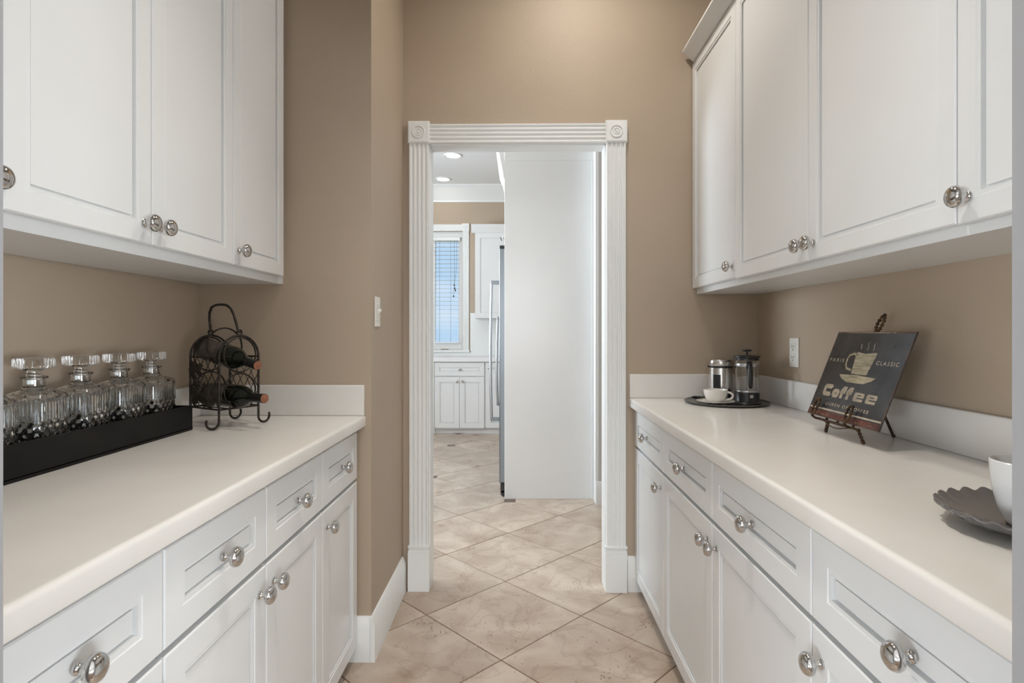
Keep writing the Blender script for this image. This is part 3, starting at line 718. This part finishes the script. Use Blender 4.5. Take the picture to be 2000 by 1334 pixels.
flat(letters(), 'lettering', M['ink'])
# painted cup, saucer, steam
flat([[(.137,.209),(.143,.178),(.148,.145),(.222,.145),(.229,.178),(.235,.211),(.228,.213),(.180,.207),(.145,.2125)]], 'cup_picture', M['ink_cup'])
flat([[(.094,.139),(.180,.1425),(.268,.139),(.255,.130),(.235,.123),(.220,.118),(.140,.118),(.120,.124),(.103,.131)]], 'saucer_picture', M['ink_cup'])
flat(stroke([(.148,.203),(.128,.207),(.110,.202),(.104,.190),(.106,.172),(.117,.160),(.142,.155)], .007), 'cup_handle_picture', M['ink_cup'])
flat([[(.145,.2125),(.182,.2085),(.182,.2065),(.139,.2085)], [(.180,.2085),(.230,.2135),(.235,.211),(.182,.2065)]], 'cup_rim_picture', M['ink_pale'], PR*1.5)
for cx_, zz, hh in ((.150, .222, .016), (.182, .220, .026), (.210, .219, .022)):
    flat(stroke([(cx_+.003*math.sin(q/8*2*PI), zz+hh*q/8) for q in range(9)], .0022), 'steam_picture', M['ink'])
flat([[(.004,.022),(.356,.022),(.356,.027),(.004,.027)]], 'stripe', M['ink_pale'])
flat([[(.004,.003),(.356,.003),(.356,.018),(.004,.018)]], 'stripe', M['ink_red'])
flat([[(.0,.0),(.36,.0),(.36,.0025),(.0,.0025)], [(0,SH-.0045),(SW,SH-.0045),(SW,SH),(0,SH)], [(SW-.003,.0),(SW,.0),(SW,SH),(SW-.003,SH)], [(0,0),(.0022,0),(.0022,SH),(0,SH)]], 'rust_border', M['sign_edge'], PR*.6)
flat([[(.07,SH-.0040),(.255,SH-.0040),(.255,SH-.0022),(.07,SH-.0022)], [(.05,SH-.004),(.062,SH-.004),(.062,SH-.0022),(.05,SH-.0022)], [(.265,SH-.004),(.28,SH-.004),(.28,SH-.0022),(.265,SH-.0022)]], 'border_line', M['ink_pale'], PR*1.4)

es = empty('easel', (.95, 1.665, .914), 0, label='rust brown twisted iron easel holding up the coffee sign', cat='easel')
E0 = Vector((.95, 1.665, .914))
def dense(pts, step=.0018):
    pts = [Vector(p)-E0 for p in pts]; out = []
    for a, b in zip(pts, pts[1:]):
        n = max(1, int((b-a).length/step)); out += [a.lerp(b, q/n) for q in range(n)]
    return out + [pts[-1]]
def twisted(paths, name, r=.0042):
    mb = MB()
    for p in paths:
        d = dense(p); mb.tube(d, r, 7, rf=lambda i: r*(1+.32*math.sin(i*1.05)))
    return mb.build(name, M['rust'], es, smooth=60)
def plain(paths, name, r=.0035):
    mb = MB()
    for p in paths: mb.tube([Vector(q)-E0 for q in p], r, 7)
    return mb.build(name, M['rust'], es, smooth=60)
def SP(x, off, z): return SG + ex*x + ey*(-off) + lean*z     # point in front (off>0) of the sign face
for xc, foot in ((.058, (.949, 1.763, .9185)), (.232, (.947, 1.569, .9185))):
    o_ = .014
    twisted([[SP(xc, o_, -.006), SP(xc-.010, o_, .014), SP(xc-.011, o_, .034), SP(xc-.002, o_, .049), SP(xc+.006, o_, .050), SP(xc+.012, o_, .034), SP(xc+.010, o_, .014), SP(xc, o_, -.006)]], 'front_hook', .0034)
    plain([[SP(xc, o_, -.006), SP(xc, .002, -.010), SP(xc, -.008, -.0085)]], 'shelf_arm', .0036)
twisted([[SP(.118, -.006, -.009), (.949, 1.763, .9185)]], 'leg', .0042)
twisted([[SP(.268, -.006, -.009), (.947, 1.569, .9185)]], 'leg', .0042)
plain([[SP(.055, -.006, -.0085), SP(.272, -.006, -.0085)]], 'shelf_bar', .0040)
plain([[SP(.10+.13*q/10, -.004, -.0105-.012*math.sin(PI*q/10)) for q in range(11)]], 'wire_swag', .0016)
plain([[SP(.160, -.008, -.0085), SP(.179, -.009, .285)], [SP(.10, -.008, -.0085), SP(.170, -.009, .20)], [SP(.24, -.008, -.0085), SP(.186, -.009, .20)]], 'back_frame', .0038)
twisted([[SP(.179, -.009, .272), SP(.166, -.009, .296), SP(.166, -.009, .310), SP(.178, -.009, .330), SP(.187, -.009, .332), SP(.191, -.009, .312), SP(.189, -.009, .298), SP(.179, -.009, .272)]], 'finial_loop', .0042)
plain([[SP(.160, -.010, .185), (1.098, 1.674, .9185)]], 'rear_leg', .0042)
for f in ((.949,1.763,.919), (.947,1.569,.919), (1.098,1.674,.919)):
    g = MB(); g.lathe([(.0052*math.sin(PI*t/6), -.0052*math.cos(PI*t/6)) for t in range(7)], tuple(Vector(f)-E0+Vector((0,0,.0004))), 'z', 10, capend=False); g.build('ball_foot', M['rust'], es, smooth=60)

# ------------------------------------------------------------------ scalloped plate and mug, near right
PC = (.800, .880)
def ruffle(a, i, r, h):
    k = max(0., (r-.108)/.022)
    return r*(1+.020*k*math.cos(26*a)), h + .0030*k*math.cos(26*a+.6)
p = MB().lathe([(0,.002),(.045,.002),(.048,0),(.056,0),(.060,.004),(.090,.011),(.112,.018),(.124,.026),(.130,.031),(.1285,.0335),(.122,.0290),(.110,.021),(.088,.0145),(.062,.009),(.057,.0068),(0,.0065)], (*PC, .9142), 'z', 192, capend=False, fn=ruffle)
tag(p.build('ruffled_plate', M['plate'], smooth=60), 'glossy grey plate with ruffled rim at the near end of the right counter', 'plate')
mg = empty('mug', (.797, .888, .9142+.0068), 0, label='tall pale grey mug standing on the ruffled plate', cat='mug')
MB().lathe([(0,.002),(.025,.002),(.027,0),(.031,.001),(.037,.010),(.0435,.028),(.0490,.052),(.0520,.078),(.0532,.100),(.0515,.1015),(.0500,.100),(.0488,.078),(.046,.052),(.040,.028),(.030,.012),(0,.010)], n=56, capend=False).build('cup_body', M['mug'], mg, smooth=50)
cup_handle(None, math.radians(-124), .0475, .030, .080, .026, .0052, M['mug'], mg)

# ------------------------------------------------------------------ kitchen beyond the doorway
KY = 6.80; gk = 'kitchen base cabinets'
base_cabinet((0, KY, 0), 0, [-1.02, -.719, -.418], 'white kitchen base cabinet with one wide drawer over two doors, below the window', [], gk)
kb = [o for o in bpy.data.objects if o.get('label', '').startswith('white kitchen base cabinet')][0]
d = front_mb(-1.018, -.420, .700, .864, .05).build('drawer', M['white'], kb); knob(d, -.719, .782, .8)
for a, b, kx in ((-1.018, -.7205, -.752), (-.7175, -.420, -.686)):
    d = front_mb(a, b, .075, .690, .055).build('door', M['white'], kb); knob(d, kx, .638, .8)
for a, b, lab in ((-1.50, -1.02, 'white kitchen drawer stack mostly hidden behind the left door casing'), (-1.98, -1.50, 'second white kitchen drawer stack, left beyond the doorway casing')):
    r = empty('drawer_cabinet', (0, KY, 0), 0, label=lab, cat='cabinet', group='kitchen drawer stacks')
    MB().box(a, b, .0215, .59, .075, .872).build('carcass', M['white'], r); MB().box(a, b, .06, .59, 0, .075).build('toe_kick', M['white'], r)
    for z0_, z1_ in ((.075,.30), (.306,.525), (.531,.692), (.700,.864)):
        dd = MB().box(a+GP, b-GP, 0, .02, z0_, z1_).build('drawer', M['white'], r, bevel=.002); knob(dd, (a+b)/2, (z0_+z1_)/2, .8)
r = empty('base_cabinet', (0, KY, 0), 0, label='white kitchen base cabinet partly hidden behind the refrigerator handle', cat='cabinet', group=gk)
MB().box(-.418, .20, .0215, .59, .075, .872).build('carcass', M['white'], r); MB().box(-.418, .20, .06, .59, 0, .075).build('toe_kick', M['white'], r)
d = front_mb(-.402, -.06, .075, .864, .055).build('door', M['white'], r); knob(d, -.362, .800, .8)
d = front_mb(-.056, .19, .075, .864, .055).build('door', M['white'], r)
ct = tag(empty('kitchen_countertop', (-.9, 7.1, .872)), 'white kitchen countertop under the window, seen through the doorway', 'countertop')
loc_build(MB().box(-3.19, .59, KY-.03, YK-.001, .8725, .925), 'top', M['kcounter'], ct, bevel=.006, seg=3)
struct('wall_kitchen_backsplash', MB().box(-.640, .60, YK-.012, YK, .925, 1.48).box(-3.2, -.640, YK-.012, YK, .925, .967), M['trim'])
up = upper_cabinet((0, 7.085, 1.404), 0, [-.555, -.06], 'white kitchen upper cabinet right of the window', [], 'kitchen upper cabinets', z1=2.47)
d = front_mb(-.553, -.06, 1.404+.002-1.404, 2.475-1.404, .058).build('door', M['white'], up); knob(d, -.10, .05, .8)
MB().extrude([(.05,2.475),(-.004,2.475),(-.012,2.50),(-.045,2.555),(-.050,2.575),(.05,2.575)], -.60, .0, lambda u, v, t: (t, u, v-1.404)).build('crown', M['white'], up, smooth=30)
# refrigerator enclosure panel, over-fridge cabinet, refrigerator
pn = empty('refrigerator_enclosure', (.21, 4.165, 0), 0, label='tall white panel enclosing the refrigerator, beyond the doorway', cat='panel')
MB().box(-.318, .352, 0, .025, 0, 2.66).build('side_panel', M['white'], pn, bevel=.002)
MB().box(-.318, .352, -.004, 0, 2.49, 2.66).build('top_rail', M['white'], pn, bevel=.002)
MB().box(.318, .334, -.006, 0, 0.0, 2.488).build('edge_strip', M['white'], pn, bevel=.002)
MB().box(-.300, .352, .025, 1.02, 1.93, 2.50).build('top_cabinet', M['white'], pn)
d = MB().box(-.318, -.300, .030, .500, 1.90, 2.48).build('cabinet_door', M['white'], pn, bevel=.002)
k = MB().lathe([(.0,0),(.009,0),(.005,-.010),(.018,-.020),(.020,-.025),(.010,-.033),(0,-.034)], (-.318, .10, 1.935), 'x', 20, capend=False).build('knob', M['chrome'], d, smooth=50)
MB().box(-.318, -.300, .505, 1.00, 1.90, 2.48).build('cabinet_door', M['white'], pn, bevel=.002)
MB().extrude([(0,2.36),(-.006,2.36),(-.010,2.40),(-.022,2.46),(-.040,2.55),(-.060,2.60),(-.070,2.62),(.0,2.62)], 0, 1.02, lambda u, v, t: (-.318+u, t, v)).build('crown', M['white'], pn, smooth=30)
fg = empty('refrigerator', (.2, 4.66, 0), 0, label='stainless refrigerator seen edge-on beside the white panel', cat='refrigerator')
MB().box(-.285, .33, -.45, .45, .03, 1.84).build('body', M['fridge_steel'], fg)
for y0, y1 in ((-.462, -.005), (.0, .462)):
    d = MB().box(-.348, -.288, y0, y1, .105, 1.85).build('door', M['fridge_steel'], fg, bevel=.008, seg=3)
    yh = -.30 if y0 < -.1 else .36; zb, zt_ = (.545, 1.62) if y0 < -.1 else (.58, 1.36)
    xo = -.418 if y0 < -.1 else -.396
    pts = [(xo+.004*abs(q/8-1)*2, yh, zb+(zt_-zb)*q/16) for q in range(17)]
    h = MB(); h.tube([(xo+.010*(q/8-1)**2-.004, yh, zb+(zt_-zb)*q/16) for q in range(17)], .0105, 10); h.build('handle', M['steel'], d, smooth=50)
    h = MB(); h.box(xo, -.347, yh-.010, yh+.010, zb-.004, zb+.026).box(xo, -.347, yh-.010, yh+.010, zt_-.026, zt_+.004); h.build('handle_bracket', M['fridge_steel'], d)
MB().box(-.340, -.290, -.45, .45, .03, .10).build('kick_grille', M['black'], fg, bevel=.004)
MB().lathe([(.0,-.02),(.022,-.02),(.024,-.01),(.024,.01),(.022,.02),(0,.02)], (-.315, -.43, .025), 'y', 20, capend=False).build('roller_foot', M['black'], fg, smooth=40)
MB().box(-.345, -.22, -.458, -.40, 1.851, 1.872).build('hinge_cover', M['black'], fg, bevel=.003)

# kitchen window with blinds
win = tag(empty('window_1', (0, YK, 0)), kind='structure')
cs = MB().extrude(fluted(.088, .02, 3), .995, 2.553, lambda u, v, t: (WX1+.002+u, -v, t)).build('casing', M['trim'], win, smooth=25)
MB().extrude(fluted(.088, .02, 3), .995, 2.553, lambda u, v, t: (WX0-.090+u, -v, t)).build('casing', M['trim'], win, smooth=25)
MB().extrude(fluted(.088, .02, 3), WX0, WX1+.002, lambda u, v, t: (t, -v, 2.553+u)).build('casing', M['trim'], win, smooth=25)
for xa in (WX1, WX0-.094):
    r = MB().box(xa, xa+.094, -.026, 0, 2.550, 2.650).build('rosette', M['trim'], win, bevel=.0015)
    b = MB(); bullseye(b, xa+.047, 2.60, -.0262, .030); b.build('bullseye', M['trim'], r, smooth=50)
MB().box(WX0-.10, WX1+.10, -.045, .12, .968, .998).build('sill', M['trim'], win, bevel=.005, seg=3)
MB().box(WX0, WX1, .05, .12, 2.476, 2.553).build('head_jamb', M['trim'], win)
for k in range(3):
    xa = WX1-.006-.400*(k+1); xb = xa+.400-.002
    f = MB().box(xa, xa+.045, .06, .10, 1.0, 2.476).box(xb-.045, xb, .06, .10, 1.0, 2.476).box(xa+.045, xb-.045, .06, .10, 1.0, 1.085).box(xa+.045, xb-.045, .06, .10, 2.43, 2.476)
    f = f.build('sash', M['trim'], win, bevel=.003)
    MB().box(xa+.045, xb-.045, .078, .082, 1.085, 2.43).build('pane', M['pane'], f)
    MB().box(xa+.12, xa+.22, .035, .06, 1.002, 1.012).build('crank', M['chrome'], f, bevel=.002)
slat_mesh = MB().box(-.166, .166, -.022, .022, -.0016, .0016).mesh('slat', M['slat'])
def blind(k):
    xc = WX1-.006-.400*k-.201
    lab = ['white slatted blind in the rightmost kitchen window sash', 'white slatted blind in the middle kitchen window sash', 'white slatted blind in the leftmost kitchen window sash'][k]
    b = empty('window_blind', (xc, YK+.028, 1.09), 0, label=lab, cat='blind', group='kitchen window blinds')
    MB().box(-.178, .178, -.024, .024, 1.34, 1.385).build('headrail', M['trim'], b, bevel=.002)
    MB().box(-.166, .166, -.022, .022, .0, .016).build('bottom_rail', M['trim'], b, bevel=.002)
    for q in range(24):
        o = bpy.data.objects.new('slat', slat_mesh); o.location = (0, 0, .055+.0548*q); o.parent = b; COL.objects.link(o)
    g = MB(); g.tube([(.055,-.024,.01),(.055,-.024,1.34)], .0016, 5); g.tube([(-.09,-.024,.01),(-.09,-.024,1.34)], .0016, 5); g.build('ladder_cord', M['cord'], b)
    if k == 0:
        g = MB(); g.tube([(.105,-.030,1.34),(.108,-.030,1.0),(.104,-.032,.82),(.110,-.03,.72)], .0018, 5); g.tube([(.14,-.030,1.34),(.135,-.032,1.0),(.108,-.032,.78),(.095,-.03,.61)], .0016, 5); g.build('pull_cord', M['cord'], b)
        for x_, z_ in ((.104,.745), (.110,.70), (.118,.675), (.095,.60)):
            MB().lathe([(.002,.03),(.008,.012),(.009,0),(0,0)], (x_,-.031,z_), 'z', 10, capend=False).build('cord_tassel', M['black'], b, smooth=50)
for k in range(3): blind(k)
# other windows that let the daylight in, then the added low side pair
w2 = tag(empty('window_2', (-3.25, 3.75, .85)), kind='structure')
f = MB()
for y in (-.85, -.03, .80): f.box(-.03, .03, y, y+.05, 0, 1.8)
f.box(-.03, .03, -.85, .85, 0, .05).box(-.03, .03, -.85, .85, 1.75, 1.8); f.build('frame', M['trim'], w2)
w3 = tag(empty('window_3', (0, -6.05, .65)), kind='structure')
f = MB()
for x in (-1.65, -.57, .52, 1.60): f.box(x, x+.05, -.03, .03, 0, 2.1)
f.box(-1.65, 1.65, -.03, .03, 0, .05).box(-1.65, 1.65, -.03, .03, 2.05, 2.1); f.build('frame', M['trim'], w3)

for n_, x_ in (('fill_window_4', -4.55), ('fill_window_5', 4.55)):  # unseen low frames, added around the side fill lamps
    w4 = tag(empty(n_, (x_, -3.5, .12)), kind='structure'); f = MB()
    for y in (-1.6, -.55, .50, 1.55): f.box(-.03, .03, y, y+.05, 0, 1.13)
    f.box(-.03, .03, -1.6, 1.6, 0, .05).box(-.03, .03, -1.6, 1.6, 1.08, 1.13); f.build('frame', M['trim'], w4)

# ------------------------------------------------------------------ ceiling lights
def downlight(x, y, label, power, col, group, r=.075, spread=180):
    e = empty('recessed_light', (x, y, CEIL), 0, label=label, cat='ceiling light', group=group)
    MB().lathe([(r,-.001),(r,-.008),(r*1.22,-.012),(r*1.30,-.006),(r*1.30,-.0005)], n=40, capend=False).build('trim_ring', M['trim'], e, smooth=50)
    MB().lathe([(r,-.003),(r*.8,-.006),(0,-.007)], n=40, capend=False).build('lens', M['lamp'], e, smooth=50)
    l = bpy.data.lights.new('bulb', 'AREA'); l.shape = 'DISK'; l.size = .13; l.energy = power; l.color = col; l.spread = math.radians(spread)
    o = bpy.data.objects.new('bulb', l); o.location = (0, 0, -.02); o.parent = e; COL.objects.link(o)
    return e
gk = 'kitchen recessed lights'
downlight(-.715, 6.10, 'lit recessed ceiling light, the nearer of two seen through the doorway', LAMP_KITCHEN, NEUT, gk)
downlight(-.948, 7.04, 'lit recessed ceiling light, the farther of two near the kitchen crown moulding', LAMP_KITCHEN, NEUT, gk)
downlight(-1.5, 4.2, 'lit recessed kitchen ceiling light, hidden left beyond the doorway', LAMP_KITCHEN*2, NEUT, gk)
downlight(.28, 2.14, 'lit recessed pantry ceiling light close to the far doorway wall, out of view', LAMP_PANTRY, WARM, 'pantry recessed lights', spread=160)
downlight(0, 1.10, 'lit recessed pantry ceiling light near the camera, out of view', LAMP_PANTRY*.74, WARM, 'pantry recessed lights', spread=90)
downlight(0, -2.6, 'lit recessed ceiling light in the room behind the camera', LAMP_ROOM, NEUT, 'rear room light')
